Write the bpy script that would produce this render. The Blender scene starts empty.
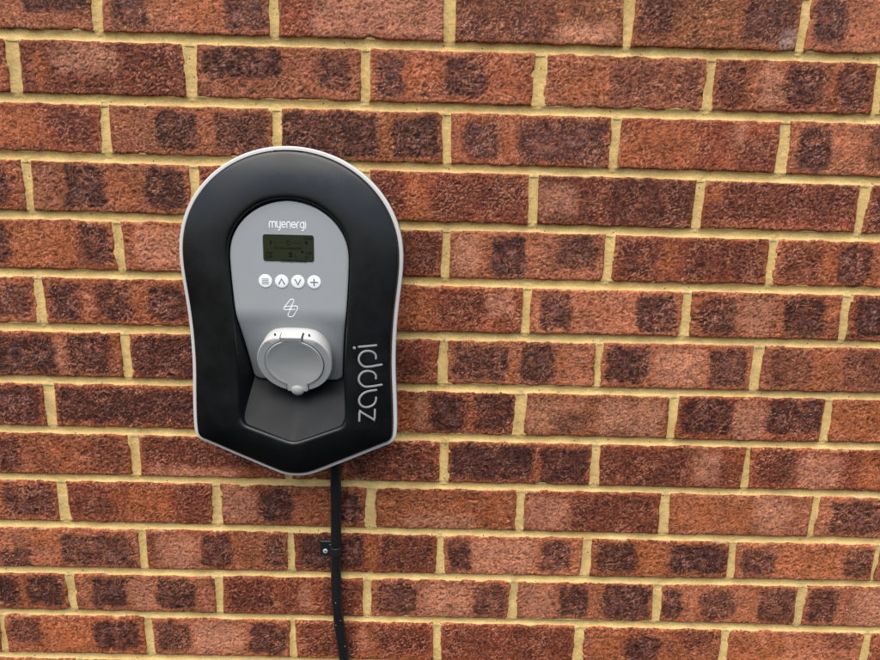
import bpy, math, random
import numpy as np
from mathutils import Matrix, Vector
rnd = random.Random(7)
S = bpy.context.scene
COL = S.collection
R = math.radians

# ---------------------------------------------------------------- camera, sky, sun
cam_d = bpy.data.cameras.new("camera")
cam_d.sensor_width = 36.0
cam_d.lens = 36.0 * 661 / 880
cam_d.clip_start = 0.02
cam_d.clip_end = 200
cam = bpy.data.objects.new("camera", cam_d)
COL.objects.link(cam)
S.camera = cam
Mx = np.array([[0.99969532, 0.01061817, -0.02228276], [-0.00555593, 0.97637730, 0.21600115], [0.02404992, -0.21581154, 0.97613881]])
right, fwd, up = Mx[:, 0], Mx[:, 1], Mx[:, 2]
cam.matrix_world = Matrix(((right[0], up[0], -fwd[0], 0.0), (right[1], up[1], -fwd[1], -0.907), (right[2], up[2], -fwd[2], 1.5275), (0, 0, 0, 1)))

SUN_EL, SUN_AZ = R(68), R(200)      # high, behind the camera and a little to the left
W = bpy.data.worlds.new("World")
S.world = W
W.use_nodes = True
nt = W.node_tree
bg = nt.nodes["Background"]
sky = nt.nodes.new("ShaderNodeTexSky")
sky.sky_type = 'NISHITA'
sky.sun_disc = False
sky.sun_elevation = SUN_EL
sky.sun_rotation = SUN_AZ
sky.air_density = 1.0
sky.dust_density = 3.0
sky.ozone_density = 0.6
nt.links.new(sky.outputs[0], bg.inputs[0])
bg.inputs[1].default_value = 0.15
sun_d = bpy.data.lights.new("sun", 'SUN')
sun_d.energy = 2.6
sun_d.angle = R(80)
sun_d.color = (1.0, 0.94, 0.85)
sun = bpy.data.objects.new("sun", sun_d)
COL.objects.link(sun)
sd = Vector((math.sin(SUN_AZ) * math.cos(SUN_EL), math.cos(SUN_AZ) * math.cos(SUN_EL), math.sin(SUN_EL)))
sun.rotation_euler = sd.to_track_quat('Z', 'Y').to_euler()
sun.location = sd * 5
S.view_settings.view_transform = 'Standard'
S.view_settings.look = 'None'
S.view_settings.exposure = 0.66
S.view_settings.gamma = 1.0
S.view_settings.use_curve_mapping = False

# ---------------------------------------------------------------- helpers
def mesh_np(name, V, F, smooth=True, sharp=None):
    """V (n,3) array, F list/array of quads or polys"""
    me = bpy.data.meshes.new(name)
    V = np.asarray(V, dtype=np.float32)
    if isinstance(F, np.ndarray):
        n = len(F)
        me.vertices.add(len(V)); me.vertices.foreach_set("co", V.ravel())
        me.loops.add(F.size); me.loops.foreach_set("vertex_index", F.ravel().astype(np.int32))
        me.polygons.add(n)
        me.polygons.foreach_set("loop_start", np.arange(0, F.size, F.shape[1], dtype=np.int32))
        me.polygons.foreach_set("loop_total", np.full(n, F.shape[1], dtype=np.int32))
        me.update(calc_edges=True); me.validate()
    else:
        me.from_pydata([tuple(map(float, v)) for v in V], [], F); me.update()
    if smooth:
        me.shade_smooth()
        if sharp: me.set_sharp_from_angle(angle=R(sharp))
    return me

def obj(name, me, mat=None, parent=None, loc=None):
    o = bpy.data.objects.new(name, me); COL.objects.link(o)
    if mat and not me.materials: me.materials.append(mat)
    if parent: o.parent = parent
    if loc is not None: o.location = loc
    return o

def thing(name, label, cat, loc=(0, 0, 0)):
    o = bpy.data.objects.new(name, None); COL.objects.link(o)
    o.empty_display_size = 0.05
    o.location = loc; o['label'] = label; o['category'] = cat
    return o

class G:
    """collects geometry"""
    def __init__(s): s.v = []; s.f = []
    def add(s, v, f):
        b = len(s.v); s.v += [tuple(p) for p in v]; s.f += [tuple(i + b for i in q) for q in f]
    def loft(s, rings, closed=True, cap0=False, cap1=False):
        n = len(rings[0]); b = len(s.v)
        for r in rings: s.v += [tuple(p) for p in r]
        for k in range(len(rings) - 1):
            for i in range(n if closed else n - 1):
                j = (i + 1) % n
                s.f.append((b + k * n + i, b + k * n + j, b + (k + 1) * n + j, b + (k + 1) * n + i))
        if cap0: s.f.append(tuple(b + i for i in range(n))[::-1])
        if cap1: s.f.append(tuple(b + (len(rings) - 1) * n + i for i in range(n)))
    def lathe(s, prof, M=Matrix.Identity(4), n=32, cap0=True, cap1=True):
        """prof: (radius, height) list about local Z"""
        s.loft([[M @ Vector((r * math.cos(2 * math.pi * i / n), r * math.sin(2 * math.pi * i / n), h)) for i in range(n)] for r, h in prof], True, cap0, cap1)
    def box(s, lo, hi, M=Matrix.Identity(4), bev=0.0):
        x0, y0, z0 = lo; x1, y1, z1 = hi
        def ring(x0, y0, x1, y1, z): return [M @ Vector(p) for p in ((x0, y0, z), (x1, y0, z), (x1, y1, z), (x0, y1, z))]
        b = bev
        rs = [ring(x0 + b, y0 + b, x1 - b, y1 - b, z0)] + ([ring(x0, y0, x1, y1, z0 + b), ring(x0, y0, x1, y1, z1 - b)] if b else []) + [ring(x0 + b, y0 + b, x1 - b, y1 - b, z1)]
        s.loft(rs, True, True, True)
    def stroke(s, pts, r, N=Vector((0, -1, 0)), h=0.0003, closed=False, n=8):
        """rounded raised line of half-width r and half-height h on a surface with normal N"""
        P = [Vector(p) for p in pts]
        if len(P) == 1: P = [P[0] - Vector((r * .02, 0, 0)), P[0] + Vector((r * .02, 0, 0))]
        m = len(P); rings = []
        def frame(i):
            if closed: d = (P[(i + 1) % m] - P[i - 1])
            else: d = P[min(i + 1, m - 1)] - P[max(i - 1, 0)]
            d.normalize(); side = d.cross(N); side.normalize(); return d, side
        def ring(c, side, k): return [c + side * (r * k * math.cos(2 * math.pi * a / n)) + N * (h * k * math.sin(2 * math.pi * a / n)) for a in range(n)]
        for i in range(m):
            d, side = frame(i)
            if i == 0 and not closed:
                for q in (80, 55, 30): rings.append(ring(P[0] - d * r * math.sin(R(q)), side, math.cos(R(q))))
            k = 1.0
            if (0 < i < m - 1) or closed:
                a = (P[i] - P[i - 1]).normalized(); b = (P[(i + 1) % m] - P[i]).normalized()
                k = min(1.5, 1 / max(.35, math.sqrt(max(0, (1 + a.dot(b)) / 2))))
            c = P[i]
            rings.append([c + side * (r * k * math.cos(2 * math.pi * a / n)) + N * (h * math.sin(2 * math.pi * a / n)) for a in range(n)])
            if i == m - 1 and not closed:
                for q in (30, 55, 80): rings.append(ring(P[-1] + d * r * math.sin(R(q)), side, math.cos(R(q))))
        if closed: rings.append(rings[0])
        s.loft(rings, True, not closed, not closed)
    def mesh(s, name, smooth=True, sharp=35): return mesh_np(name, s.v, s.f, smooth, sharp)

def curve(pts, sub=6, closed=False):
    P = [Vector(p) for p in pts]; m = len(P); out = []
    rng = range(m) if closed else range(m - 1)
    for i in rng:
        p0 = P[i - 1] if (i > 0 or closed) else P[0]
        p1 = P[i]; p2 = P[(i + 1) % m]; p3 = P[(i + 2) % m] if (i + 2 < m or closed) else P[-1]
        for k in range(sub):
            t = k / sub
            out.append(0.5 * ((2 * p1) + (p2 - p0) * t + (2 * p0 - 5 * p1 + 4 * p2 - p3) * t * t + (3 * p1 - p0 - 3 * p2 + p3) * t ** 3))
    if not closed: out.append(P[-1])
    return out

# vectorised gradient noise
_prm = np.random.RandomState(5).permutation(512)
_ang = np.random.RandomState(6).rand(512) * 2 * np.pi
_gx, _gy = np.cos(_ang), np.sin(_ang)
def pn(x, y):
    xi = np.floor(x).astype(int); yi = np.floor(y).astype(int); xf = x - xi; yf = y - yi
    def g(ix, iy, dx, dy):
        h = _prm[(ix + _prm[iy & 511]) & 511]
        return _gx[h] * dx + _gy[h] * dy
    u = xf ** 3 * (xf * (xf * 6 - 15) + 10); v = yf ** 3 * (yf * (yf * 6 - 15) + 10)
    a = g(xi, yi, xf, yf); b = g(xi + 1, yi, xf - 1, yf); c = g(xi, yi + 1, xf, yf - 1); d = g(xi + 1, yi + 1, xf - 1, yf - 1)
    return ((a + (b - a) * u) * (1 - v) + (c + (d - c) * u) * v) * 1.5
def sst(a, b, x):
    t = np.clip((x - a) / (b - a), 0, 1); return t * t * (3 - 2 * t)

# ---------------------------------------------------------------- materials
def mat(name, color=(.5, .5, .5), rough=.5, spec=.5, metal=0.0):
    m = bpy.data.materials.new(name); m.use_nodes = True
    b = m.node_tree.nodes["Principled BSDF"]
    b.inputs["Base Color"].default_value = (*color, 1); b.inputs["Roughness"].default_value = rough
    b.inputs["Specular IOR Level"].default_value = spec; b.inputs["Metallic"].default_value = metal
    return m, m.node_tree, b
def N(t, k, **kw):
    n = t.nodes.new(k)
    for a, v in kw.items():
        if a.startswith('i_'): n.inputs[a[2:].replace('_', ' ')].default_value = v
        else: setattr(n, a, v)
    return n
def bump(t, b, h, strength, dist, prev=None):
    n = N(t, "ShaderNodeBump"); n.inputs["Strength"].default_value = strength; n.inputs["Distance"].default_value = dist
    t.links.new(h, n.inputs["Height"])
    if prev: t.links.new(prev.outputs[0], n.inputs["Normal"])
    t.links.new(n.outputs[0], b.inputs["Normal"]); return n

def brick_material():
    m, t, b = mat("brick_clay", rough=.6, spec=.22)
    L = t.links.new
    geo = N(t, "ShaderNodeNewGeometry")
    att = N(t, "ShaderNodeAttribute"); att.attribute_name = "clay"
    mp = N(t, "ShaderNodeMapping"); mp.inputs["Scale"].default_value = (1.0, 1, 1.35)
    L(geo.outputs["Position"], mp.inputs[0])
    n1 = N(t, "ShaderNodeTexNoise", i_Scale=400.0, i_Detail=2.5, i_Roughness=.6, i_Distortion=1.5)
    n2 = N(t, "ShaderNodeTexNoise", i_Scale=1300.0, i_Detail=2.0, i_Roughness=.6)
    n3 = N(t, "ShaderNodeTexNoise", i_Scale=60.0, i_Detail=3.0, i_Roughness=.6)
    for n in (n1, n2): L(mp.outputs[0], n.inputs["Vector"])
    L(geo.outputs["Position"], n3.inputs["Vector"])
    # colour: vertex clay colour varied by grain, crease shade painted in
    r1 = N(t, "ShaderNodeMapRange"); r1.inputs[1].default_value = .3; r1.inputs[2].default_value = .7; r1.inputs[3].default_value = .42; r1.inputs[4].default_value = 1.62
    L(n1.outputs[0], r1.inputs[0])
    r2 = N(t, "ShaderNodeMapRange"); r2.inputs[1].default_value = .3; r2.inputs[2].default_value = .7; r2.inputs[3].default_value = .78; r2.inputs[4].default_value = 1.24
    L(n2.outputs[0], r2.inputs[0])
    mu = N(t, "ShaderNodeMath", operation='MULTIPLY'); L(r1.outputs[0], mu.inputs[0]); L(r2.outputs[0], mu.inputs[1])
    vm = N(t, "ShaderNodeVectorMath", operation='SCALE'); L(att.outputs["Color"], vm.inputs[0]); L(mu.outputs[0], vm.inputs["Scale"])
    # pale sand grains stuck in the face
    vo = N(t, "ShaderNodeTexVoronoi", i_Scale=260.0); L(geo.outputs["Position"], vo.inputs["Vector"])
    lt = N(t, "ShaderNodeMath", operation='LESS_THAN'); lt.inputs[1].default_value = .16; L(vo.outputs["Distance"], lt.inputs[0])
    sep = N(t, "ShaderNodeSeparateColor"); L(vo.outputs["Color"], sep.inputs[0])
    gt = N(t, "ShaderNodeMath", operation='GREATER_THAN'); gt.inputs[1].default_value = .955; L(sep.outputs[0], gt.inputs[0])
    am = N(t, "ShaderNodeMath", operation='MULTIPLY'); L(lt.outputs[0], am.inputs[0]); L(gt.outputs[0], am.inputs[1])
    mx = N(t, "ShaderNodeMix", data_type='RGBA'); L(am.outputs[0], mx.inputs[0]); L(vm.outputs[0], mx.inputs[6]); mx.inputs[7].default_value = (.6, .45, .36, 1)
    L(mx.outputs[2], b.inputs["Base Color"])
    rr = N(t, "ShaderNodeMapRange"); rr.inputs[3].default_value = .42; rr.inputs[4].default_value = .75; L(n3.outputs[0], rr.inputs[0]); L(rr.outputs[0], b.inputs["Roughness"])
    p = bump(t, b, n1.outputs[0], 1.0, .0022)
    oi = N(t, "ShaderNodeObjectInfo"); sr = N(t, "ShaderNodeMapRange"); sr.inputs[3].default_value = .35; sr.inputs[4].default_value = 1.0
    L(oi.outputs["Random"], sr.inputs[0]); L(sr.outputs[0], p.inputs["Strength"])
    cr_ = N(t, "ShaderNodeMapRange"); cr_.inputs[3].default_value = .68; cr_.inputs[4].default_value = .40; L(oi.outputs["Random"], cr_.inputs[0]); L(cr_.outputs[0], r1.inputs[3])
    bump(t, b, n2.outputs[0], .6, .0006, p)
    return m
def mortar_material():
    m, t, b = mat("mortar_sand", rough=.9, spec=.25)
    L = t.links.new
    geo = N(t, "ShaderNodeNewGeometry")
    n1 = N(t, "ShaderNodeTexNoise", i_Scale=30.0, i_Detail=4.0, i_Roughness=.6)
    n2 = N(t, "ShaderNodeTexNoise", i_Scale=900.0, i_Detail=2.0, i_Roughness=.7)
    n3 = N(t, "ShaderNodeTexNoise", i_Scale=220.0, i_Detail=3.0, i_Roughness=.65)
    for n in (n1, n2, n3): L(geo.outputs["Position"], n.inputs["Vector"])
    c1 = N(t, "ShaderNodeValToRGB"); c1.color_ramp.elements[0].position = .3; c1.color_ramp.elements[0].color = (.55, .37, .13, 1)
    c1.color_ramp.elements[1].position = .7; c1.color_ramp.elements[1].color = (.77, .55, .22, 1); L(n1.outputs[0], c1.inputs[0])
    n4 = N(t, "ShaderNodeTexNoise", i_Scale=14.0, i_Detail=5.0, i_Roughness=.7, i_Distortion=.6); L(geo.outputs["Position"], n4.inputs["Vector"])
    st = N(t, "ShaderNodeMapRange"); st.inputs[1].default_value = .52; st.inputs[2].default_value = .72; st.inputs[4].default_value = .55; L(n4.outputs[0], st.inputs[0])
    sx = N(t, "ShaderNodeMix", data_type='RGBA'); L(st.outputs[0], sx.inputs[0]); L(c1.outputs[0], sx.inputs[6]); sx.inputs[7].default_value = (.38, .28, .13, 1)
    c1 = sx
    c2 = N(t, "ShaderNodeMapRange"); c2.inputs[1].default_value = .25; c2.inputs[2].default_value = .75; c2.inputs[3].default_value = .66; c2.inputs[4].default_value = 1.3; L(n2.outputs[0], c2.inputs[0])
    vm = N(t, "ShaderNodeVectorMath", operation='SCALE'); L(c1.outputs[2], vm.inputs[0]); L(c2.outputs[0], vm.inputs["Scale"])
    vo = N(t, "ShaderNodeTexVoronoi", i_Scale=180.0); L(geo.outputs["Position"], vo.inputs["Vector"])
    lt = N(t, "ShaderNodeMath", operation='LESS_THAN'); lt.inputs[1].default_value = .2; L(vo.outputs["Distance"], lt.inputs[0])
    sep = N(t, "ShaderNodeSeparateColor"); L(vo.outputs["Color"], sep.inputs[0])
    gt = N(t, "ShaderNodeMath", operation='GREATER_THAN'); gt.inputs[1].default_value = .93; L(sep.outputs[0], gt.inputs[0])
    am = N(t, "ShaderNodeMath", operation='MULTIPLY'); L(lt.outputs[0], am.inputs[0]); L(gt.outputs[0], am.inputs[1])
    mx = N(t, "ShaderNodeMix", data_type='RGBA'); L(am.outputs[0], mx.inputs[0]); L(vm.outputs[0], mx.inputs[6]); mx.inputs[7].default_value = (.16, .09, .04, 1)
    L(mx.outputs[2], b.inputs["Base Color"])
    p = bump(t, b, n3.outputs[0], .8, .0016)
    bump(t, b, n2.outputs[0], .7, .0007, p)
    return m
def plastic(name, color, rough, spec=.5, grain=.0, gs=2500., smudge=.06):
    m, t, b = mat(name, color, rough, spec)
    tc = N(t, "ShaderNodeTexCoord")
    n = N(t, "ShaderNodeTexNoise", i_Scale=22.0, i_Detail=4.0, i_Roughness=.6); t.links.new(tc.outputs["Object"], n.inputs["Vector"])
    r = N(t, "ShaderNodeMapRange"); r.inputs[1].default_value = .3; r.inputs[2].default_value = .7; r.inputs[3].default_value = rough - smudge; r.inputs[4].default_value = rough + smudge
    t.links.new(n.outputs[0], r.inputs[0]); t.links.new(r.outputs[0], b.inputs["Roughness"])
    if grain:
        g = N(t, "ShaderNodeTexNoise", i_Scale=gs, i_Detail=1.0); t.links.new(tc.outputs["Object"], g.inputs["Vector"])
        bump(t, b, g.outputs[0], grain, .0002)
    return m
M_brick, M_mortar = brick_material(), mortar_material()
M_black = plastic("black_plastic", (.0045, .0047, .0050), .31, .5, .25, smudge=.10)
M_inner = plastic("recess_plastic", (.0050, .0068, .0082), .5, .25, .3)
M_rim = plastic("pale_grey_plastic", (.57, .56, .525), .45)
M_panel = plastic("grey_panel_plastic", (.315, .33, .33), .45, .5, .15)
M_sock = plastic("light_grey_plastic", (.48, .48, .46), .5, .35)
M_flap = plastic("flap_grey_plastic", (.47, .465, .435), .75, .2)
M_dark = plastic("dark_gap", (.006, .006, .006), .7, .2)
M_white = plastic("white_print", (.84, .85, .85), .5, .4)
M_button = plastic("white_button", (.85, .86, .86), .42, .5)
M_icon = plastic("grey_print", (.19, .20, .20), .5, .4)
M_letter = plastic("silver_grey_print", (.27, .275, .275), .5, .35)
M_lcd = plastic("lcd_olive", (.022, .026, .012), .3, .2)
M_lcdink = plastic("lcd_ink", (.003, .004, .002), .6, .1)
M_cable = plastic("cable_sheath", (.009, .009, .0095), .42, .5, .2)
M_clip = plastic("clip_plastic", (.011, .012, .013), .4, .5)
M_metal, _, _ = mat("zinc_screw", (.66, .67, .68), .38, .6, .35)

# ---------------------------------------------------------------- brick wall
wall = thing("brick_wall", "wall of red and plum multi-tone facing bricks with buff sand mortar behind the charger", "wall", (0, 0, 0))
JL = [1.7016, 1.6239, 1.5508, 1.4736, 1.3948, 1.3173, 1.2413, 1.1657, 1.0907, 1.0155, .9378, .8653, .7888]
JR = [1.6988, 1.6248, 1.5455, 1.4697, 1.3952, 1.3195, 1.2425, 1.1659, 1.0897, 1.0126, .9397, .8600, .7831]
JX0, JX1 = -.61, .63
PITCH = .0762
def bedz(k, x):
    if k < 0: return 1.7002 - k * PITCH + 0 * x
    if k > 12: return .786 - (k - 12) * PITCH + 0 * x
    w = np.clip((x - JX0) / (JX1 - JX0), -.15, 1.15)
    return JL[k] + (JR[k] - JL[k]) * w
# head joints of each course (world x in metres, joint width in mm) and the bricks between them
ROWS = {
0: ([(-.4343, 14), (-.2107, 12.5), (.0123, 15), (.2411, 13.5), (.4655, 12)], ["P d58-98@32-100", "P o45-75 d5-27 d73-98@10-100", "R p20-100", "B m0-60 p60-95@5-40", "B d2-27@30-100 m5-20 d66-97 w90-100@0-35", "P d2-23@15-100"]),
1: ([(-.5472, 17), (-.3209, 15), (-.0946, 12.5), (.1310, 16), (.3539, 11.5), (.5742, 10)], ["O p0-90", "M o7-16 p20-60@40-90", "P d3-52@38-96 d73-93@20-90", "O d4-21 d46-71", "P o5-40 m40-96", "O p28-43 m3-19 d45-67 d77-97", "R d40-90"]),
2: ([(-.4364, 12), (-.2115, 12), (.0125, 12), (.2360, 12), (.4606, 15)], ["R o0-60 m70-95@20-95", "P d28-53 d64-97", "B d0-60 d69-98", "O d8-30 d42-98", "R o0-50 p70-78@50-95 m76-97@5-55", "P d5-27 m50-90"]),
3: ([(-.5460, 12), (-.3229, 13), (-.0946, 12), (.1316, 14), (.3556, 13), (.5786, 13)], ["O d60-92", "P o46-66 d21-46 d71-97", "R d30-70", "R o22-35 m0-20 m40-97", "M p0-25@20-80 m45-98", "R m2-98@20-100 o0-12@60-100", "M d5-50"]),
4: ([(-.4310, 12.5), (-.2085, 12), (.0155, 11.5), (.2396, 12), (.4643, 11)], ["O o30-75 d22-33 d79-97", "O p8-70 p60-95", "R m0-97", "P p3-20 d26-49 d70-97@25-100", "R m5-30 o30-38 m45-95", "O m4-30 d40-62@5-90 o30-39 p70-90"]),
5: ([(-.5466, 12.5), (-.3200, 12), (-.0920, 12), (.1298, 12), (.3539, 12.5), (.5781, 13)], ["O d72-97", "O d4-23 d34-56 d67-92", "R d40-80", "R o0-40 m45-75 p75-95@40-90", "P d6-27 d70-97", "O p26-60 d6-30 d62-89", "M d5-60"]),
6: ([(-.4330, 13), (-.2085, 12), (.0152, 12), (.2368, 9), (.4637, 15)], ["O d14-56@5-90 d64-92 p56-63", "M d2-98@5-95", "R m10-90", "P d3-41@10-90 d49-73", "P p30-70 d3-31 d71-97", "P o30-50 m4-32 m55-98"]),
7: ([(-.5483, 15), (-.3200, 12), (-.0920, 12), (.1291, 15), (.3510, 13), (.5759, 13)], ["M d60-97", "M d2-98", "R m20-90", "R o0-30 p30-40 d41-66 d72-98", "B p0-40 p50-95 m20-45@10-60", "R d3-38@15-95 d62-99@20-100 p39-61", "O o0-100 o20-60"]),
8: ([(-.4323, 13.5), (-.2085, 12), (.0205, 13), (.2439, 13.5), (.4684, 9)], ["O d9-24 m76-96", "R m3-98@30-100 p3-70@0-22", "R m40-97", "M d3-60@15-90 d65-98", "R m2-60 p65-83", "R m5-30 p33-64 o75-98", "R p30-60"]),
9: ([(-.5446, 16), (-.3166, 14), (-.0874, 14.5), (.1363, 12), (.3542, 15), (.5793, 10)], ["O d62-97", "R o40-70 m3-30 m75-97", "O p0-24 d26-50 d82-97 ", "O o0-100 p20-70@5-40", "R p0-33 m36-97", "P o0-60 p60-85", "P d10-70"]),
10: ([(-.6560, 11), (-.4315, 11), (-.2077, 10), (.0183, 12), (.2423, 13), (.4643, 12), (.6859, 8)], ["O d50-90", "P d2-24@0-45 d45-97@5-85 o25-45@50-100", "O p5-38 m1-10 d39-61 d84-98", "R d4-50 m60-98 o50-60", "P d3-20 p21-66 d70-91", "B o30-56 d3-33@15-90 d57-98@15-90", "P d3-28 o30-76 d79-99", "P d10-70"]),
11: ([(-.5466, 13), (-.3201, 12), (-.0933, 12), (.1330, 11), (.3566, 12), (.5805, 13)], ["O o70-75 d50-66 d71-97", "P d12-38 p40-57 d58-86", "R m5-35 p55-63 m70-97", "P p30-73 d4-33 d74-97", "P p2-30 d31-52 d63-98@5-95", "P d2-15 d29-55 d72-98", "P d2-24 p35-90"]),
12: ([(-.6595, 9), (-.4327, 12), (-.2083, 9), (.0168, 12), (.2403, 14), (.4696, 11), (.6958, 12)], ["O m40-90", "O o25-65 d4-26@25-90 d64-96@15-90", "P d3-28 p30-66 d70-97", "R p46-52 m5-44 m60-97@20-90", "R m2-98", "O o8-30 d30-55@10-80 m70-95@50-100", "P o0-40 m70-95@50-100", "O m10-50"]),
}
XL, XR = -1.15, 1.2
def course(r):
    if r in ROWS:
        J, B = ROWS[r]; J = list(J); B = list(B)
        if J[0][0] > -.45 and r % 2 == 0 and r not in (10, 12): pass
    else:
        st = .0125 if r % 2 == 0 else -.094
        J = [(st + rnd.uniform(-.004, .004), 12)]; B = ["?", "?"]
    rr = random.Random(r + 50)
    while J[0][0] > XL: J.insert(0, (J[0][0] - .225 + rr.uniform(-.003, .003), 12)); B.insert(1 if 0 else 0, "?")
    while J[-1][0] < XR: J.append((J[-1][0] + .225 + rr.uniform(-.003, .003), 12)); B.append("?")
    return J, B            # B[i] lies left of J[i]; B[-1] right of last
PAL = {'O': (.370, .112, .046), 'R': (.270, .066, .028), 'P': (.480, .175, .088), 'B': (.290, .105, .040), 'M': (.165, .042, .021)}
PATCH = {'d': ((.068, .021, .017), .94), 'm': ((.120, .034, .021), .75), 'p': ((.62, .29, .18), .75), 'o': ((.45, .140, .046), .75), 'w': ((.50, .40, .36), .6)}
def rand_spec(rr):
    s = rr.choice("OORPPBM"); k = rr.random()
    if k < .35: a = rr.randint(3, 12); s += f" d{a}-{a+rr.randint(18,28)} d{rr.randint(62,72)}-97"
    elif k < .6: s += f" d{rr.randint(25,35)}-{rr.randint(48,60)} p60-75 m76-97"
    elif k < .8: s += " m3-97"
    return s
RECTS = []
def edge_noise(s, seed): return pn(s * 38 + seed * 7.31, np.full_like(s, seed * 1.7)) * .0013 + pn(s * 150 + seed * 3.1, np.full_like(s, seed * .9)) * .0006

def make_brick(r, i, jl, jr, spec, fine):
    rr = random.Random(r * 31 + i + 1000)
    seed = (r + 9) * 13.37 + i * 3.71
    xl = jl[0] + jl[1] / 2000; xr = jr[0] - jr[1] / 2000
    xc = (xl + xr) / 2
    hj = .0058 + rr.uniform(-.0006, .0006)
    step = .0014 if fine else .006
    nx = int((xr - xl) / step); nz = int(.064 / step)
    def axis(n):          # fold-back, rounded rim, interior
        u = np.linspace(0, 1, n); return u
    u = axis(nx); v = axis(nz)
    U, V = np.meshgrid(u, v)
    tilt = rr.uniform(-.0012, .0012); tilt2 = rr.uniform(-.0012, .0012)
    zt = bedz(r - 1, xc + 0 * U) ; zb = bedz(r, xc + 0 * U)
    X0 = xl + (xr - xl) * U
    ztop = bedz(r - 1, X0) - hj + edge_noise(X0, seed); zbot = bedz(r, X0) + hj + edge_noise(X0, seed + 50)
    Z = zbot + (ztop - zbot) * V
    xle = xl + edge_noise(Z, seed + 90) + tilt * (V - .5) * 2; xre = xr + edge_noise(Z, seed + 130) + tilt2 * (V - .5) * 2
    X = xle + (xre - xle) * U
    # distance to the arris
    wdt = xr - xl; hgt = .064
    dx = np.minimum(U, 1 - U) * wdt; dz = np.minimum(V, 1 - V) * hgt
    # rounded corner distance
    rc = .006
    d = np.where((dx < rc) & (dz < rc), rc - np.hypot(rc - dx, rc - dz), np.minimum(dx, dz)); d = np.maximum(d, 0)
    out = .0012 * rr.uniform(-1, 1)
    # drag-faced creases: warped ridges
    wx = pn(X * 90 + seed, Z * 90) * .9; wz = pn(X * 90 - seed, Z * 90 + 31) * .9
    sc = 205.0 * rr.uniform(.9, 1.15)
    n1 = pn(X * sc * .8 + wx, Z * sc * 1.25 + wz + seed); n2 = pn(X * sc * 1.35 + 11 + wx, Z * sc * 1.7 + seed)
    ridge = (1 - np.abs(n1) * 2.2) * .62 + (1 - np.abs(n2) * 2.2) * .38
    amp = rr.choice((.0008, .0011, .0013, .0014)) if fine else 0
    mask = sst(.0, .004, d)
    y = -out - (ridge - .4) * amp * mask - pn(X * 25 + seed, Z * 25) * .0005 * mask
    y = y + .0016 * (1 - np.sqrt(np.clip(1 - (1 - np.clip(d / .0032, 0, 1)) ** 2, 0, 1)))
    chip = np.zeros_like(X)
    if fine:
        for _ in range(rr.choice((0, 0, 1, 1, 2, 3))):
            cx_, cz_ = rr.choice(((rr.random(), rr.choice((0, 1))), (rr.choice((0, 1)), rr.random()), (rr.choice((0, 1)), rr.choice((0, 1)))))
            rx_, rz_ = rr.uniform(.003, .009), rr.uniform(.0025, .005)
            q_ = np.hypot((U - cx_) * wdt / rx_, (V - cz_) * hgt / rz_) + .35 * pn(X * 260, Z * 260)
            chip = np.maximum(chip, 1 - sst(.55, 1.05, q_))
        for _ in range(rr.choice((0, 0, 1, 2))):          # small pits and kiln kisses
            cx_, cz_, rx_ = rr.random(), rr.random(), rr.uniform(.0015, .0035)
            q_ = np.hypot((U - cx_) * wdt / rx_, (V - cz_) * hgt / rx_) + .3 * pn(X * 300, Z * 300)
            chip = np.maximum(chip, .6 * (1 - sst(.5, 1.05, q_)))
    y = y + chip * .0032
    Vt = np.stack([X, y, Z], -1).reshape(-1, 3)
    idx = np.arange(nx * nz).reshape(nz, nx)
    F = np.stack([idx[:-1, :-1], idx[:-1, 1:], idx[1:, 1:], idx[1:, :-1]], -1).reshape(-1, 4)
    per = np.concatenate([idx[0, :-1], idx[:-1, -1], idx[-1, :0:-1], idx[:0:-1, 0]])
    back = Vt[per].copy(); back[:, 1] = .016
    b0 = len(Vt); m = len(per); q = np.arange(m); q2 = (q + 1) % m
    side = np.stack([per[q2], per[q], b0 + q, b0 + q2], -1)
    Vt = np.concatenate([Vt, back]); F = np.concatenate([F, side])
    # ---- clay colour
    if spec == "?": spec = rand_spec(rr)
    tok = spec.split()
    base = np.array(PAL[tok[0]]) * rr.uniform(.92, 1.08)
    C = np.ones(X.shape + (3,)) * base
    big = pn(X * 22 + seed, Z * 35 + seed); mid = pn(X * 70 - seed, Z * 80)
    C *= (1 + .28 * big + .16 * mid)[..., None]
    br = sst(0, .8, pn(X * 18 + seed * 6, Z * 28 - seed))[..., None] * .5; C = C * (1 - br) + np.array((.17, .075, .038)) * br
    if tok[0] in "RM":
        hz = sst(.2, .75, pn(X * 45 + 3 * seed, Z * 60)) [..., None] * .5; C = C * (1 - hz) + np.array((.30, .085, .04)) * hz
    if tok[0] in "PO":
        hz = sst(.15, .7, pn(X * 40 + 2 * seed, Z * 50)) [..., None] * .5; C = C * (1 - hz) + np.array((.42, .17, .11)) * hz
    # edges fired brighter orange
    eg = (1 - sst(.001, .0075, d + mid * .0025))[..., None] * .5
    C = C * (1 - eg) + np.array((.30, .085, .036)) * eg
    for tk in tok[1:]:
        kind = tk[0]; rng = tk[1:]; v0, v1 = rr.uniform(6, 14), rr.uniform(86, 94)
        if '@' in rng:
            rng, vv = rng.split('@'); v0, v1 = map(float, vv.split('-'))
        u0, u1 = map(float, rng.split('-'))
        wu = U * wdt + pn(X * 60 + seed, Z * 60 + 5) * .0045 + pn(X * 200, Z * 200 + seed) * .0008
        wv = V * hgt + pn(X * 60 - 9, Z * 60 + seed) * .0045 + pn(X * 210, Z * 190 + seed) * .0008
        a = np.minimum(wu - u0 / 100 * wdt, u1 / 100 * wdt - wu); c2 = np.minimum(wv - v0 / 100 * hgt, v1 / 100 * hgt - wv)
        r0 = rr.uniform(.006, .016)
        dd = np.where((a < r0) & (c2 < r0), r0 - np.hypot(r0 - a, r0 - c2), np.minimum(a, c2))
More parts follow.
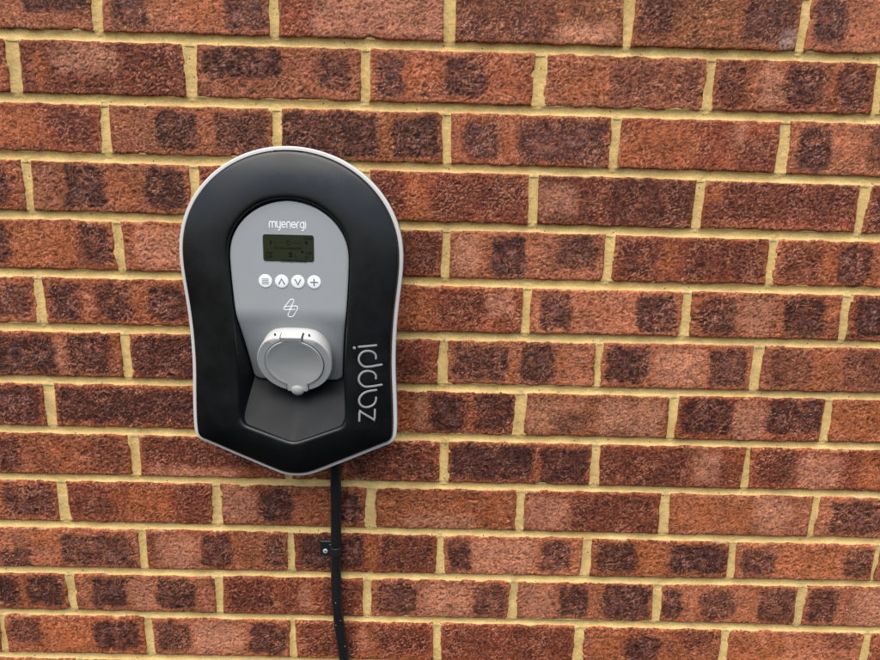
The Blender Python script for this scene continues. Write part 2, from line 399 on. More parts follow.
        soft = rr.uniform(.003, .0065) if kind == 'd' else .008
        col, st = PATCH[kind]
        mk = (sst(-soft, soft, dd) * st * rr.uniform(.82, 1.02) * (1 - .25 * sst(.1, .7, mid)))[..., None]; mk = np.minimum(mk, 1)
        cc = np.ones_like(C) * np.array(col) * (1 + .3 * big + .25 * mid)[..., None]
        if kind in 'd':
            pl = sst(.004, .014, dd)[..., None] * sst(-.3, .6, pn(X * 80, Z * 80 + seed * 2))[..., None] * (.7 if rr.random() < .6 else .25)
            cc = cc * (1 - pl) + np.array((.165, .085, .090)) * pl  # greyish-purple sheen painted into the patch centres
        if kind in 'dm':
            ha = (np.exp(-((dd + soft + .003) / .005) ** 2) * rr.uniform(.15, .55))[..., None]; C = C * (1 - ha) + np.array((.42, .13, .050)) * ha
        C = C * (1 - mk) + cc * mk
    cr = np.clip(ridge, -.2, 1)                              # paler sanded crests; highlights and crease shade also painted into the colour
    C *= (.47 + .76 * cr)[..., None]
    lum = sst(.02, .16, C[..., 0])
    pc = (sst(.50, .95, cr) * (.04 + .42 * lum) * (.6 + .8 * sst(-.3, .5, pn(X * 30 + seed * 4, Z * 30))))[..., None]
    C = C * (1 - pc) + np.array((.80, .40, .255)) * pc
    cm = (chip * .6)[..., None]; C = C * (1 - cm) + np.array((.34, .115, .052)) * cm
    C = C * np.array((.90, .79, .71))
    sm = sst(.35, .8, pn(X * 55 + seed * 5, Z * 55)) * (1 - sst(.0, .0035, d))    # mortar smeared on the arris
    C = C * (1 - .75 * sm[..., None]) + np.array((.48, .35, .17)) * (.75 * sm[..., None])
    C = np.clip(C, .005, 1).reshape(-1, 3)
    C = np.concatenate([C, C[per]])
    org = np.array([xc, 0, float(bedz(r, np.array(xc))) + PITCH / 2])
    me = mesh_np("brick", Vt - org, F)
    ca = me.color_attributes.new("clay", 'FLOAT_COLOR', 'POINT')
    ca.data.foreach_set("color", np.concatenate([C, np.ones((len(C), 1))], 1).astype(np.float32).ravel())
    me.materials.append(M_brick)
    RECTS.append((xl, xr, r, hj))
    return obj("brick", me, None, wall, org)

HEADS = {}
for r in range(-4, 17):
    J, B = course(r)
    HEADS[r] = (J, B)
    for i in range(len(J) - 1):
        xm = (J[i][0] + J[i + 1][0]) / 2
        fine = (-.80 < xm < .85) and (-1 <= r <= 13)
        if fine and r in ROWS and 0 < r < 11 and abs(xm + .18) < .06: fine = True
        make_brick(r, i, J[i], J[i + 1], B[i + 1], fine)

# mortar: tooled concave joints, one surface
def joint_depth(t, s):
    """t in -1..1 across the joint"""
    return .0008 + .0042 * np.sqrt(np.clip(1 - (t * .96) ** 2, 0, 1))
mv, mf, nb = [], [], 0
def add_grid(X, Y, Z):
    global nb
    a, b = X.shape; idx = np.arange(a * b).reshape(a, b) + nb
    mv.append(np.stack([X, Y, Z], -1).reshape(-1, 3)); mf.append(np.stack([idx[:-1, :-1], idx[:-1, 1:], idx[1:, 1:], idx[1:, :-1]], -1).reshape(-1, 4)); nb += a * b
def rough(X, Z):
    return pn(X * 45, Z * 45) * .0006 + pn(X * 180, Z * 180) * .00045 + pn(X * 420, Z * 420) * .0003
xs = np.arange(XL - .1, XR + .1, .0022)
for k in range(-4, 16):
    T = np.linspace(-1.35, 1.35, 15)
    X, TT = np.meshgrid(xs, T)
    zc = bedz(k, X); hw = .0062
    Z = zc + TT * hw
    tt = TT + pn(X * 30, X * 0 + k * 3.3) * .12
    dep = joint_depth(np.clip(tt, -1, 1), X)
    # across the mouths of the head joints the trough opens out
    for rr_, sgn in ((k, 1), (k + 1, -1)):
        if rr_ in HEADS:
            for (jx, jw) in HEADS[rr_][0]:
                m = np.exp(-((X - jx) / (jw * .00036)) ** 2) * (TT * sgn > 0)
                dep = dep + (0.0038 - dep) * m * .85
    Y = dep - rough(X, Z) + .001 * (np.abs(TT) > 1.02) * (np.abs(TT) - 1.02) * 0
    add_grid(X, Y, Z)
for r in range(-3, 16):
    for (jx, jw) in HEADS[r][0]:
        T = np.linspace(-1.35, 1.35, 11); Vv = np.linspace(0, 1, 30)
        TT, VV = np.meshgrid(T, Vv)
        X = jx + TT * jw / 2000
        zt = bedz(r - 1, np.full_like(X, jx)) - .0066; zb = bedz(r, np.full_like(X, jx)) + .0066
        Z = zb + (zt - zb) * VV
        dep = joint_depth(np.clip(TT + pn(Z * 40, Z * 0 + jx * 50) * .15, -1, 1), Z) * .93
        add_grid(X, dep - rough(X, Z), Z)
add_grid(*[np.array(a) for a in ([[XL, XR], [XL, XR]], [[.0075, .0075], [.0075, .0075]], [[.40, .40], [2.0, 2.0]])])
me = mesh_np("mortar", np.concatenate(mv), np.concatenate(mf)); obj("mortar", me, M_mortar, wall)
# blockwork leaf behind the bricks
g = G(); g.box((XL + .01, .02, .42), (XR - .01, .22, 1.98)); obj("inner_leaf", g.mesh("inner_leaf", False), M_mortar, wall)

# ---------------------------------------------------------------- car charger
CX, CZ = -.1800, 1.36
ch = thing("car_charger", "black arch-topped electric car charger with grey screen panel and round socket flap", "car charger", (CX, 0, CZ))
def closed_outline(half, tipz, topz):
    """half: list of (halfwidth, z) from just right of the top down to just right of the tip -> closed list of (x,z)"""
    H = curve([(0, 0, topz)] + [(a, 0, z) for a, z in half] + [(0, 0, tipz)], 5)
    return H
# outer rim (rim plane) in local coordinates about CX
def sc(z): return 1.5275 + (z - 1.5275) * 1.0122 - CZ
OUT = [(.1385 * math.sin(R(q)) * 1.0122, sc(1.437 + .1303 * math.cos(R(q)))) for q in (8, 16, 24, 32, 40, 48, 56, 64, 72, 80, 88)]
OUT += [(a * 1.0122, sc(z)) for a, z in [(.1383, 1.4220), (.1370, 1.4060), (.1351, 1.3880), (.1328, 1.3650), (.1311, 1.3400), (.1303, 1.3140), (.1305, 1.2880), (.1316, 1.2650), (.1327, 1.2400), (.1332, 1.2220), (.1330, 1.2080)]]
OUTC = [(a * 1.0122, sc(z)) for a, z in [(.1322, 1.2005), (.1290, 1.1940), (.1235, 1.1895), (.1150, 1.1860), (.0950, 1.1770), (.0750, 1.1680), (.0540, 1.1588), (.0340, 1.1500), (.0200, 1.1445), (.0100, 1.1422)]]
def opn(z): return 1.5275 + (z - 1.5275) * 1.010 - CZ
INN = []
for q in np.linspace(12, 90, 11):
    INN.append((.0752 * math.sin(R(q)), opn(1.436 + (1.5057 - 1.436) * math.cos(R(q)))))
INN += [(a, opn(z)) for a, z in [(.0750, 1.4240), (.0745, 1.4100), (.0735, 1.3930), (.0722, 1.3750), (.0707, 1.3560), (.0695, 1.3370), (.0687, 1.3180), (.0681, 1.2950), (.0679, 1.2700), (.0680, 1.2480), (.0680, 1.2340)]]
INNC = [(a, opn(z)) for a, z in [(.0672, 1.2265), (.0645, 1.2205), (.0600, 1.2165), (.0500, 1.2125), (.0400, 1.2088), (.0300, 1.2050), (.0200, 1.2012), (.0120, 1.1984), (.0060, 1.1964), (.0025, 1.1957)]]
TOP_O, TIP_O = sc(1.5673), sc(1.1415)
TOP_I, TIP_I = opn(1.5057), opn(1.1955)
def half_curve(top, A, B, tip, na=70, nbb=36):
    P = [Vector((0, 0, top))] + [Vector((a, 0, z)) for a, z in A] + [Vector((a, 0, z)) for a, z in B] + [Vector((0, 0, tip))]
    # mirror ends for smoothness
    full = [Vector((-P[1].x, 0, P[1].z))] + P + [Vector((-P[-2].x, 0, P[-2].z))]
    out = []
    for i in range(1, len(full) - 2):
        p0, p1, p2, p3 = full[i - 1:i + 3]
        for k in range(8):
            t = k / 8; out.append((0.5 * ((2 * p1) + (p2 - p0) * t + (2 * p0 - 5 * p1 + 4 * p2 - p3) * t * t + (3 * p1 - p0 - 3 * p2 + p3) * t ** 3), i - 1))
    out.append((full[-2], 99))
    split = len(A) + 1
    a = [p for p, i in out if i < split]; b = [p for p, i in out if i >= split]
    b.insert(0, a[-1])
    def resamp(L_, n):
        Q = np.array([(p.x, p.z) for p in L_]); s = np.r_[0, np.cumsum(np.hypot(*np.diff(Q, axis=0).T))]
        t = np.linspace(0, s[-1], n); return np.stack([np.interp(t, s, Q[:, 0]), np.interp(t, s, Q[:, 1])], 1)
    return np.concatenate([resamp(a, na), resamp(b, nbb)[1:]])
HO = half_curve(TOP_O, OUT, OUTC, TIP_O); HI = half_curve(TOP_I, INN, INNC, TIP_I)
for it in range(80):           # even out the arch and flanks, keep the bottom corners
    for H_, n_ in ((HO, 66), (HI, 66)):
        E_ = np.concatenate([[[-H_[1, 0], H_[1, 1]]], H_])
        k_ = .5 if it % 2 == 0 else -.52
        H_[0:n_] = H_[0:n_] * (1 - k_) + k_ / 2 * (E_[0:n_] + E_[2:n_ + 2])
HO[0, 0] = HI[0, 0] = HO[-1, 0] = HI[-1, 0] = 0
def full_loop(H): return np.concatenate([H, H[-2:0:-1] * np.array([-1, 1])])
LO, LI = full_loop(HO), full_loop(HI)
def inset(L_, d):
    T = np.roll(L_, -1, 0) - np.roll(L_, 1, 0); T /= np.linalg.norm(T, axis=1)[:, None]
    return L_ + np.stack([T[:, 1], -T[:, 0]], 1) * d       # clockwise loop -> inward
chk = inset(LO, .01)
if np.abs(chk[:, 0]).max() > np.abs(LO[:, 0]).max():
    _i = inset
    def inset(L_, d): return _i(L_, -d)
def ring(L_, y): return [(p[0], y if np.isscalar(y) else y[i], p[1]) for i, p in enumerate(L_)]
# rear housing + pale rim
g = G(); g.loft([ring(inset(LO, .0035), .0), ring(inset(LO, .0030), -.060), ring(inset(LO, .0030), -.0655)], True, True, False)
obj("rear_housing", g.mesh("rear_housing"), M_black, ch)
g = G(); g.loft([ring(inset(LO, .003), -.060), ring(inset(LO, .0004), -.0605), ring(LO, -.0615), ring(LO, -.0738), ring(inset(LO, .0003), -.0744), ring(inset(LO, .0009), -.0750), ring(inset(LO, .0018), -.0752), ring(inset(LO, .0044), -.0753), ring(inset(LO, .0049), -.0748), ring(inset(LO, .0050), -.067), ring(inset(LO, .0105), -.066)])
obj("rim", g.mesh("rim"), M_rim, ch)
# black front cover
def cover_y(dist, t):
    """y of the cover dist metres in from the rim, t = 0 outer, 1 inner"""
    e = np.clip(dist / .022, 0, 1)
    e2 = np.clip(dist / .0035, 0, 1)
    tt = np.clip(t, 0, 1) / .9
    return -.0785 - .0022 * np.sqrt(np.clip(1 - (1 - e2) ** 2, 0, 1)) - .0105 * (1 - (1 - np.clip(tt, 0, 1)) ** 1.9)
O1 = inset(LO, .0058)
vec = LI - O1; wid = np.linalg.norm(vec, axis=1)
ts = [0, .006, .014, .025, .04, .06, .1, .15, .2, .26, .32, .4, .5, .6, .7, .8, .87, .925]
rings = [ring(O1, -.066), ring(O1, -.0772)]
for t in ts[1:]:
    L_ = O1 + vec * t; rings.append(ring(L_, cover_y(wid * t, t)))
yin = cover_y(wid * .925, .925)
RR = .055 * wid
for q in (25, 50, 72, 90):
    L_ = O1 + vec * .925 + vec * .075 * math.sin(R(q)); rings.append(ring(L_, yin + .0046 * (1 - math.cos(R(q)))))
rings.append(ring(LI, yin + .0060))
g = G(); g.loft(rings); obj("front_cover", g.mesh("front_cover", True, 50), M_black, ch)
# small dark catch slot let into the top of the rim
g = G(); zs = TOP_O - .0042
for i in range(12):
    a0 = -.017 + i * .0028; zz = lambda x: TOP_O - .0049 - x * x * 1.8
    a1 = a0 + .0028
    g.add([(a0, -.0802, zz(a0)), (a1, -.0802, zz(a1)), (a1, -.0802, zz(a1) - .0020), (a0, -.0802, zz(a0) - .0020), (a0, -.070, zz(a0)), (a1, -.070, zz(a1)), (a1, -.070, zz(a1) - .0020), (a0, -.070, zz(a0) - .0020)],
          [(0, 1, 2, 3), (0, 4, 5, 1), (3, 2, 6, 7)] + ([(0, 3, 7, 4)] if i == 0 else []) + ([(1, 5, 6, 2)] if i == 11 else []))
obj("catch_slot", g.mesh("catch_slot", False), M_dark, ch)

# recess behind the opening
Y0 = -.0875
zi = HI[:, 1][::-1]; xi_ = HI[:, 0][::-1]
def hw_in(z): return np.interp(z, zi, xi_)
def panel_y(z):
    """front of the control panel; leans back below the buttons"""
    w = z + CZ
    t = np.clip((1.370 - w), 0, 1)
    bend = .020
    return np.where(t < bend, -.0868 + .42 * t * t / (2 * bend), -.0868 + .42 * (t - bend / 2))
def ramp_depth(x, z):
    zv = TIP_I + np.sqrt(x * x + .005 ** 2) * .33 - .0016
    s = z - zv
    ramp = np.clip(s, 0, 1) * .80
    up = panel_y(z) - Y0 + .010
    up = np.where(z + CZ > 1.262, up, .060 + 0 * up)
    lim = np.maximum(up, .004)
    return np.minimum(ramp, lim) if 1 else ramp
def soft_ramp(x, z):
    return ramp_depth(x, z)
rows_i = []
g = G(); nW = 8; nX = 25
n = len(HI); grid = []
for i in range(1, n - 1):
    x0, z0 = HI[i]
    D = 0.0
    for _ in range(6): D = float(soft_ramp(np.array(max(x0 - .17 * D, .0)), np.array(z0)))
    xb = max(x0 - .17 * D, .0)
    line = []
    xsr = [-x0 + (x0 - xb) * k / nW for k in range(nW)] ; ysr = [Y0 + D * k / nW for k in range(nW)]
    left = list(zip(xsr, ysr))
    inner = [(xx, Y0 + float(min(D if abs(abs(xx) - xb) < 1e-9 else 9, soft_ramp(np.array(xx), np.array(z0))))) for xx in np.linspace(-xb, xb, nX)]
    right_ = [(-a, b) for a, b in left[::-1]]
    grid.append([(a, b, z0) for a, b in left + inner + right_])
g.loft(grid, False)
obj("recess", g.mesh("recess", True, 28), M_inner, ch)

# control panel
pz_top, pz_bot = TOP_I - .0030, 1.2655 - CZ
zs = np.concatenate([pz_top - (pz_top - pz_bot) * (1 - np.cos(np.linspace(0, np.pi / 2, 40))) * .25, []])
zs = np.concatenate([zs, np.linspace(zs[-1], pz_bot, 60)[1:]])
def hw_panel(z):
    d = max(0., float(panel_y(np.array(z))) + .0868)
    w = float(hw_in(min(z + .0030 * max(0, (z - .06) / (pz_top - .06)), TOP_I))) - .0020 - .175 * d
    rb = .007
    k = z - pz_bot
    if k < rb: w -= rb - math.sqrt(max(0, rb * rb - (rb - k) ** 2))
    if z >= pz_top - 1e-7: w = .004
    return max(w, .003)
front = []
g = G()
for z in zs:
    w = hw_panel(z); y = float(panel_y(np.array(z)))
    us = np.r_[-1, -.985, -.96, np.linspace(-.9, .9, 13), .96, .985, 1]
    row = [(w * u_, y + (.0011 if abs(u_) == 1 else .0003 if abs(u_) > .98 else 0), z) for u_ in us]
    row = [(-w, y + .0075, z - .0)] + row + [(w, y + .0075, z)]
    front.append(row)
tp = [(p[0], p[1] + .006, p[2]) for p in front[0]]; bt = [(p[0], p[1] + .006, p[2] - .0008) for p in front[-1]]
bt0 = [(p[0], p[1] + .0007, p[2] - .0005) for p in front[-1]]
g.loft([tp] + front + [bt0, bt], False)
panel = obj("control_panel", g.mesh("control_panel", True, 40), M_panel, ch)

PY = -.0868
# screen
SXc, SZc = (-.2124 - .1488) / 2 - CX, (1.4623 + 1.4283) / 2 - CZ
sw, sh = .0633, .0340
def rrect(cx, cz, w, h, r, y, n=5):
    P = []
    for (sx, sz, a0) in ((1, 1, 0), (-1, 1, 90), (-1, -1, 180), (1, -1, 270)):
        for k in range(n + 1):
            a = R(a0 + 90 * k / n); P.append((cx + sx * (w / 2 - r) + r * math.cos(a), y, cz + sz * (h / 2 - r) + r * math.sin(a)))
    return P[::-1]
g = G(); g.loft([rrect(SXc, SZc, sw + .0004, sh + .0004, .0036, PY + .001), rrect(SXc, SZc, sw + .0004, sh + .0004, .0036, PY - .00015), rrect(SXc, SZc, sw, sh, .0034, PY - .0003), rrect(SXc, SZc, sw - .0006, sh - .0006, .0033, PY - .0001)], True)
bez = obj("screen_bezel", g.mesh("screen_bezel"), M_panel, panel)
g = G(); g.loft([rrect(SXc, SZc, sw - .0004, sh - .0004, .0033, PY + .001), rrect(SXc, SZc, sw - .0004, sh - .0004, .0033, PY - .0002)], True, False, True)
scr = obj("screen", g.mesh("screen", False), M_lcd, panel)
scr['label'] = "dark olive liquid crystal screen with black figures"
# dot-matrix picture on the screen
F5 = {'0': "757", 'E': 0}
FONT = {
'A': "01110 10001 10001 11111 10001 10001 10001", 'C': "01110 10001 10000 10000 10000 10001 01110", 'D': "11110 10001 10001 10001 10001 10001 11110", 'E': "11111 10000 10000 11110 10000 10000 11111", 'V': "10001 10001 10001 10001 10001 01010 00100",
'T': "11111 00100 00100 00100 00100 00100 00100", 'O': "01110 10001 10001 10001 10001 10001 01110", 'N': "10001 11001 10101 10101 10011 10001 10001", 'I': "111 010 010 010 010 010 111", 'W': "10001 10001 10001 10101 10101 11011 10001",
'i': "1 0 1 1 1 1 1", 's': "0000 0000 0111 1000 0110 0001 1110", 'c': "0000 0000 0111 1000 1000 1000 0111", 'o': "0000 0000 0110 1001 1001 1001 0110", 'n': "0000 0000 1110 1001 1001 1001 1001", 'e': "0000 0000 0110 1001 1111 1000 0111", 't': "010 010 111 010 010 010 001", 'd': "0001 0001 0111 1001 1001 1001 0111",
'k': "1000 1000 1001 1010 1100 1010 1001", 'h': "1000 1000 1110 1001 1001 1001 1001", '0': "0110 1001 1001 1001 1001 1001 0110", '1': "010 110 010 010 010 010 111", '2': "0110 1001 0001 0010 0100 1000 1111", '6': "0110 1000 1000 1110 1001 1001 0110", '8': "0110 1001 1001 0110 1001 1001 0110", ':': "0 0 1 0 1 0 0", '.': "0 0 0 0 0 0 1", ' ': "00 00 00 00 00 00 00", '-': "000 000 000 111 000 000 000"}
px = sw / 134.0
gi = G()
def dot(ix, iz, w=1, h=1):
    x0 = SXc - sw / 2 + (ix + 3) * px; z0 = SZc + sh / 2 - (iz + 4) * px
    w = max(w, 1.05) * 1.12; h = max(h, 1.05) * 1.12
    gi.add([(x0, PY - .00028, z0), (x0 + w * px, PY - .00028, z0), (x0 + w * px, PY - .00028, z0 - h * px), (x0, PY - .00028, z0 - h * px)], [(0, 1, 2, 3)])
def ltext(s, ix, iz):
    for c_ in s:
        rws = FONT[c_].split()
        for a, rw in enumerate(rws):
            for b, ch_ in enumerate(rw):
                if ch_ == '1': dot(ix + b, iz + a, 1.05, 1.05)
        ix += len(rws[0]) + 1
ltext("0.0kW", 104, 2)
for i_ in range(26, 54, 4): dot(i_, 18, 2, 1)
for i_ in range(72, 100, 4): dot(i_, 18, 2, 1)
for a, b in [(0, 4), (1, 3), (2, 2), (3, 1), (4, 0), (5, 0), (6, 1), (7, 2), (8, 3), (9, 4)]: dot(58 + a, 11 + b, 1.4, 1.4)
for a in range(8): dot(59, 15 + a, 1.2, 1.2); dot(66, 15 + a, 1.2, 1.2)
dot(59, 23, 8.2, 1.2)
for a in range(9): dot(17 - a % 3, 13 + a, 3, 1); dot(107 + abs(4 - a) // 2, 12 + a, 7 - abs(4 - a), 1)
ltext("EV Disconnected", 26, 28)
ltext("0:00", 5, 42); ltext("0:00", 5, 51)
ltext("8:00", 108, 40); ltext("0.0", 106, 51)
for a in range(3): dot(64, 42 + a * 5, 9, 3)
dot(80, 48, 1.5, 6); dot(80, 53, 4, 1.3)
dot(97, 38, 5, 5)
ltext("0.0kWh", 84, 62); ltext("CONNECT", 44, 62)
gi.mesh
ink = obj("screen_figures", gi.mesh("screen_figures", False), M_lcdink, scr)

# buttons with printed icons
bx = [-.2104, -.1901, -.1699, -.1497]; bzv = 1.4038 - CZ
for k, x in enumerate(bx):
    x -= CX
    M = Matrix.Translation((x, PY, bzv)) @ Matrix.Rotation(R(90), 4, 'X')
    g = G(); g.lathe([(.0084, -.0004), (.0084, .0004), (.0081, .0007), (.0070, .0009), (.0001, .0010)], M, 32, False, True)
    b = obj("button", g.mesh("button"), M_button, panel)
    b['label'] = ["white menu button with three bars", "white up arrow button", "white down arrow button", "white plus button"][k]
    yb = PY - .0011; r_ = .00062
    P = lambda a, c: (x + a, yb, bzv + c)
    g = G()
    if k == 0:
        for c in (.0030, .0010, -.0010, -.0030): g.stroke([P(-.0038, c), P(.0038, c)], .00045, h=.0002)
    if k == 1: g.stroke([P(-.0034, -.0030), P(0, .0036), P(.0034, -.0030)], .0008, h=.0002)
    if k == 2: g.stroke([P(-.0034, .0030), P(0, -.0034), P(.0034, .0030)], .0008, h=.0002)
    if k == 3: g.stroke([P(-.0042, 0), P(.0042, 0)], .0008, h=.0002); g.stroke([P(0, -.0042), P(0, .0042)], .0008, h=.00025)
    obj("icon", g.mesh("icon"), M_icon, b)

# brand lettering
g = G(); tx0, tx1, tz0, xh = -.2035 - CX, -.1587 - CX, 1.4702 - CZ, .0074
def arc(cx, cz, r, a0, a1, n=9): return [(cx + r * math.cos(R(a0 + (a1 - a0) * i / n)), cz + r * math.sin(R(a0 + (a1 - a0) * i / n))) for i in range(n + 1)]
def up_arch(x0, x1, h, lead=True):
    r_ = (x1 - x0) / 2; return [(x0, 0)] + arc(x0 + r_, h - r_, r_, 180, 0) + [(x1, 0)]
GL = {
'm': (1.55, [up_arch(0, .775, 1), up_arch(.775, 1.55, 1)]),
'y': (.85, [[(0, 1)] + arc(.425, .425, .425, 180, 360) + [(.85, 1)], [(.85, 1), (.85, 0), (.80, -.22), (.62, -.40), (.35, -.44)]]),
'e': (.95, [[(.02, .5), (.93, .5)] + arc(.475, .5, .46, 0, 315, 16)]),
'n': (.85, [up_arch(0, .85, 1)]),
'r': (.5, [[(0, 0), (0, .55)] + arc(.45, .55, .45, 180, 80, 6)]),
'g': (.95, [arc(.475, .5, .46, 0, 360, 18), [(.935, 1), (.935, 0), (.87, -.25), (.65, -.42), (.30, -.42)]]),
'i': (.1, [[(.05, 0), (.05, .82)], [(.05, 1.1)]]),
}
gap = .34; tot = sum(GL[c][0] for c in "myenergi") + gap * 7
s_x = (tx1 - tx0) / tot; xx = tx0
for c in "myenergi":
    w_, st = GL[c]
    for j, pl in enumerate(st): g.stroke([(xx + a * s_x, PY - .0001 - j * .00004, tz0 + b * xh) for a, b in pl], .00062, h=.00018)
    xx += (w_ + gap) * s_x
obj("maker_lettering", g.mesh("maker_lettering"), M_white, panel)
# bolt logo
LA = [(-.1806, 1.3800), (-.1796, 1.3812), (-.1776, 1.3816), (-.1760, 1.3808), (-.1757, 1.3788), (-.1806, 1.3693), (-.1822, 1.3680), (-.1864, 1.3678), (-.1884, 1.3686), (-.1884, 1.3704)]
LB = [(-.1782, 1.3726), (-.1738, 1.3730), (-.1714, 1.3722), (-.1709, 1.3704), (-.1764, 1.3604), (-.1784, 1.3588), (-.1814, 1.3586), (-.1834, 1.3598), (-.1834, 1.3618)]
g = G()
def on_panel(L_, j): return [(a - CX, float(panel_y(np.array(b - CZ))) - .0001 - j * .00004, b - CZ) for a, b in L_]
g.stroke(on_panel(LA, 0), .00058, h=.00018, closed=True)
g.stroke(on_panel(LB, 1), .00058, h=.00018, closed=True)
g.stroke(on_panel([(-.1862, 1.3718), (-.1782, 1.3726)], 2), .0005, h=.00018)
g.stroke(on_panel([(-.1822, 1.3680), (-.1745, 1.3684)], 3), .0005, h=.00018)
obj("bolt_emblem", g.mesh("bolt_emblem"), M_white, panel)

# model lettering, read upwards along the right of the cover
tree_z, tree_o = HO[:, 1][::-1], HO[:, 0][::-1]
def on_cover(x, z):
    xl_, zl_ = abs(x - CX), z - CZ
    # nearest position across the cover
    xo = np.interp(zl_, np.sort(HO[:, 1]), HO[np.argsort(HO[:, 1]), 0]) - .0058; xi2 = float(hw_in(zl_))
    t = (xo - xl_) / (xo - xi2)
    return float(cover_y(max(0, xo - xl_), t))
WORD = [
[(-.0934, 1.2232), (-.0931, 1.2368), (-.0738, 1.2238), (-.0735, 1.2378)],
[(-.0718, 1.2646), (-.0829, 1.2631), (-.0894, 1.2595), (-.0932, 1.254), (-.0932, 1.2481), (-.0895, 1.2433), (-.0829, 1.2418), (-.076, 1.2445), (-.0727, 1.2495), (-.0721, 1.2544)],
[(-.0649, 1.2713), (-.0829, 1.2694), (-.0894, 1.2715), (-.0935, 1.2769), (-.0935, 1.283), (-.0898, 1.2885), (-.0835, 1.2906), (-.0768, 1.2892), (-.0728, 1.285), (-.0724, 1.28)],
[(-.0651, 1.2983), (-.0829, 1.2961), (-.0894, 1.2981), (-.0934, 1.3035), (-.0934, 1.3098), (-.0897, 1.3152), (-.0835, 1.3172), (-.0769, 1.3159), (-.0728, 1.3116), (-.0725, 1.3069)],
[(-.072, 1.3243), (-.0937, 1.3227)], [(-.0994, 1.3214)]]
g = G()
for j, w_ in enumerate(WORD):
    pts = [(a, 0, b) for a, b in w_]
    if 0 < j < 4: pts = curve(pts, 6)
    elif len(pts) > 1: pts = [Vector(pts[i]).lerp(Vector(pts[i + 1]), k / 5) for i in range(len(pts) - 1) for k in range(5)] + [Vector(pts[-1])]
    pts = [(p[0] - CX, on_cover(p[0], p[2]) - .0001, p[2] - CZ) for p in pts]
    g.stroke(pts, 00.00136 if j != 5 else .0019, h=.00035)
obj("model_lettering", g.mesh("model_lettering"), M_letter, ch)

# socket: ring body, hinged flap, knob
th = R(24)
Nn = Vector((0, -math.cos(th), -math.sin(th))); Uu = Vector((0, -math.sin(th), math.cos(th)))
SC = Vector((-.1771 - CX, -.085, 1.2978 - CZ))
MS = Matrix(((1, 0, 0, SC.x), (0, Uu.y, Nn.y, SC.y), (0, Uu.z, Nn.z, SC.z), (0, 0, 0, 1)))
Rr = .0487
def body_ring(r, cut, n=96):
    P = []
    for i in range(n):
        a = 2 * math.pi * i / n; x, u_ = r * math.sin(a), r * math.cos(a)
        c = cut * r
        kk = .16 * r; hh = max(0.0, 1 - abs(u_ - c) / kk); u_ = min(u_, c + (u_ - c) * .10) - hh * hh * kk / 4.4
        P.append((x, u_))
    return P
def loc(P, h): return [MS @ Vector((x, u_, h)) for x, u_ in P]
FR, GR = .0372, .0008
sock = None
g = G()
outer = [loc(body_ring(Rr * .93, .86), -.034), loc(body_ring(Rr * .945, .85), -.017), loc(body_ring(Rr * .985, .815), -.003), loc(body_ring(Rr * .982, .81), -.0008), loc(body_ring(Rr * .965, .80), .0)]
inner = [loc([(math.sin(2 * math.pi * i / 96) * (FR + GR), math.cos(2 * math.pi * i / 96) * (FR + GR)) for i in range(96)], 0), loc([(math.sin(2 * math.pi * i / 96) * (FR + GR), math.cos(2 * math.pi * i / 96) * (FR + GR)) for i in range(96)], -.006)]
g.loft(outer + inner, True, True, True)
sock = obj("socket", g.mesh("socket", True, 40), M_sock, ch)
sock['label'] = "round light grey socket housing leaning downwards"
# flap: disc with hinge tab above and tongue below
def flap_outline(r, d=0.0):
    P = []; hw_t, top = .0132 - d, .0405 - d; hw_b, bot = .0138 - d, -.0462 + d
    at = math.asin(hw_t / r); ab = math.asin(hw_b / r)
    for i in range(31):
        a = at + (math.pi - at - ab) * i / 30; P.append((r * math.sin(a), r * math.cos(a)))
    P += [(hw_b, bot + .001), (hw_b - .002, bot - .0007), (0, bot - .0018), (-hw_b + .002, bot - .0007), (-hw_b, bot + .001)]
    for i in range(31):
        a = math.pi + ab + (math.pi - at - ab) * i / 30; P.append((r * math.sin(a), r * math.cos(a)))
    P += [(-hw_t, top), (hw_t, top)]
    return P
g = G(); g.loft([loc(flap_outline(FR + .0009, -.0009), -.003), loc(flap_outline(FR + .0009, -.0009), .00025)], True, False, True)
obj("flap_gap", g.mesh("flap_gap", False), M_dark, sock)
g = G(); g.loft([loc(flap_outline(FR), -.002), loc(flap_outline(FR), .0011), loc(flap_outline(FR - .0006, .0006), .0017), loc(flap_outline(FR - .0032, .0032), .0017), loc(flap_outline(FR - .0036, .0036), .0015)], True, False, True)
flap = obj("flap", g.mesh("flap", True, 30), M_flap, sock)
g = G(); g.box((-.0130, .0392, -.012), (.0130, .0425, .0018), MS, .0007); obj("hinge", g.mesh("hinge"), M_sock, flap)
g = G(); g.box((-.0143, .0388, -.0105), (.0143, .0411, .0004), MS); obj("hinge_gap", g.mesh("hinge_gap", False), M_dark, sock)
K = MS @ Matrix.Translation((-.0004, -.0452, .0008))
g = G(); g.lathe([(.0086 * math.cos(R(a)), .0048 * math.sin(R(a))) for a in (0, 12, 24, 36, 48, 60, 72, 82, 89)], K, 28, True, True)
g.lathe([(.0086, -.006), (.0088, 0)], K, 28, True, False)
obj("thumb_knob", g.mesh("thumb_knob"), M_sock, flap)
for sx in (-1, 1):
    Mh = MS @ Matrix.Translation((sx * .0215, .0400, -.0070)) @ Matrix.Rotation(R(-90), 4, 'X')
    g = G(); g.lathe([(.0011, -.004), (.0011, .0016), (.0004, .0017)], Mh, 12, True, True); obj("screw_hole", g.mesh("screw_hole"), M_dark, sock)

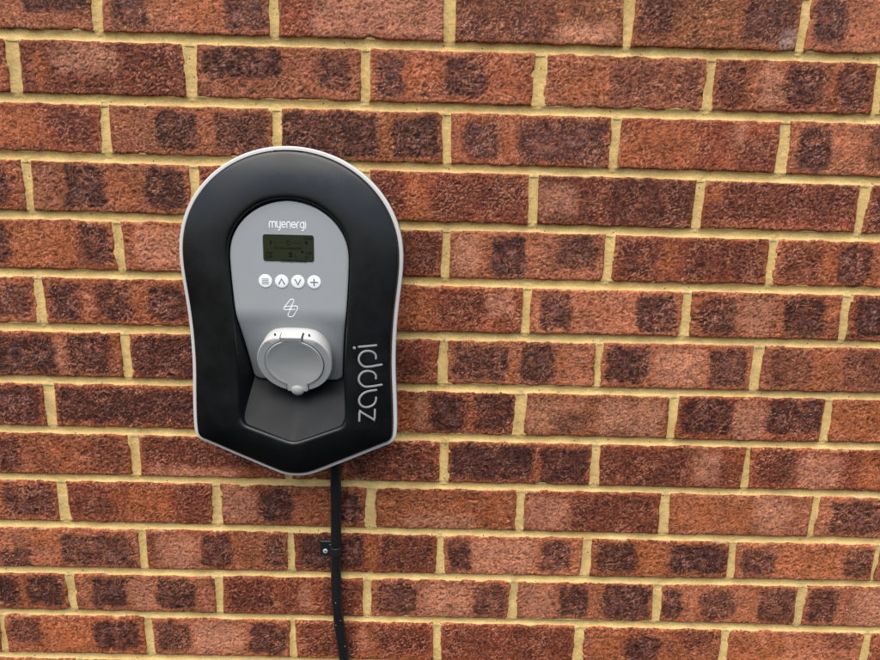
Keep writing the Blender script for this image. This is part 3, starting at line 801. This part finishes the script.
# ---------------------------------------------------------------- supply cable and its clip
cab = [(-.1372, -.030, 1.19), (-.1372, -.016, 1.15), (-.1372, -.0105, 1.10), (-.1374, -.010, 1.05), (-.1377, -.010, .9975), (-.1382, -.010, .955), (-.1378, -.011, .920), (-.1362, -.0115, .888), (-.1335, -.011, .860), (-.1300, -.0105, .828), (-.1262, -.0105, .795), (-.1235, -.011, .76), (-.1222, -.011, .70), (-.1220, -.011, .60), (-.1220, -.011, .45)]
cp = curve(cab, 8)
C0 = Vector((-.1372, -.0105, 1.10))
g = G(); rings = []
for i, p in enumerate(cp):
    d = (cp[min(i + 1, len(cp) - 1)] - cp[max(i - 1, 0)]).normalized(); sx_ = d.cross(Vector((0, 1, 0))).normalized(); sy_ = sx_.cross(d)
    rings.append([p - C0 + sx_ * 0.0079 * math.cos(2 * math.pi * a / 20) + sy_ * 0.0079 * math.sin(2 * math.pi * a / 20) for a in range(20)])
g.loft(rings, True, True, True)
c_o = obj("power_cable", g.mesh("power_cable"), M_cable, None, C0)
c_o['label'] = "thick black supply cable running down the bricks from under the charger"; c_o['category'] = "cable"

clip = thing("cable_clip", "small black saddle clip with one silver screw holding the cable to the brick", "cable clip", (-.146, 0, .9878))
g = G()
g.box((-.0160, -.0052, -.0115), (.0010, -.0008, .0118), Matrix.Identity(4), .0010)
g.box((-.0030, -.0105, -.0085), (.0022, -.0010, .0095), Matrix.Identity(4), .0010)
obj("fixing_tab", g.mesh("fixing_tab"), M_clip, clip)
g = G(); rr_ = []
for zz_ in (-.0062, -.0056, .0056, .0062):
    k_ = .0087 if abs(zz_) < .006 else .0080
    rr_.append([(.0083 + k_ * math.cos(2 * math.pi * a / 24), -.010 + k_ * math.sin(2 * math.pi * a / 24), zz_) for a in range(24)])
g.loft(rr_, True, True, True); obj("saddle", g.mesh("saddle"), M_clip, clip)
Msx = Matrix.Translation((-.0087, -.0052, -.0045)) @ Matrix.Rotation(R(90), 4, 'X')
g = G(); g.lathe([(.0036, -.0005), (.0037, .0004), (.0034, .0011), (.0024, .0016), (.0012, .0014), (.0005, .0006)], Msx, 24, True, True)
scw = obj("screw", g.mesh("screw"), M_metal, clip)
g = G()
for a in (20, 110):
    g.box((-.0015, -.00028, .0008), (.0015, .00028, .00185 + a * 1e-6), Msx @ Matrix.Rotation(R(a), 4, 'Z'))
obj("screw_slot", g.mesh("screw_slot", False), M_dark, scw)
# light specks of mortar splashed on the lower cable
g = G(); rs = random.Random(3)
for (zz_, a) in ((.874, -60), (.866, -118), (.828, -50), (.905, -95)):
    p = min(cp, key=lambda q: abs(q.z - zz_)); rad = .0080
    c = Vector((p.x + rad * math.cos(R(a)), p.y + rad * math.sin(R(a)), zz_)) - C0
    k = rs.uniform(.0004, .0007)
    g = G(); g.lathe([(k * math.cos(R(q)), k * math.sin(R(q))) for q in (-80, -45, 0, 45, 80)], Matrix.Translation(c), 8)
    obj("mortar_speck", g.mesh("mortar_speck"), M_rim, c_o)
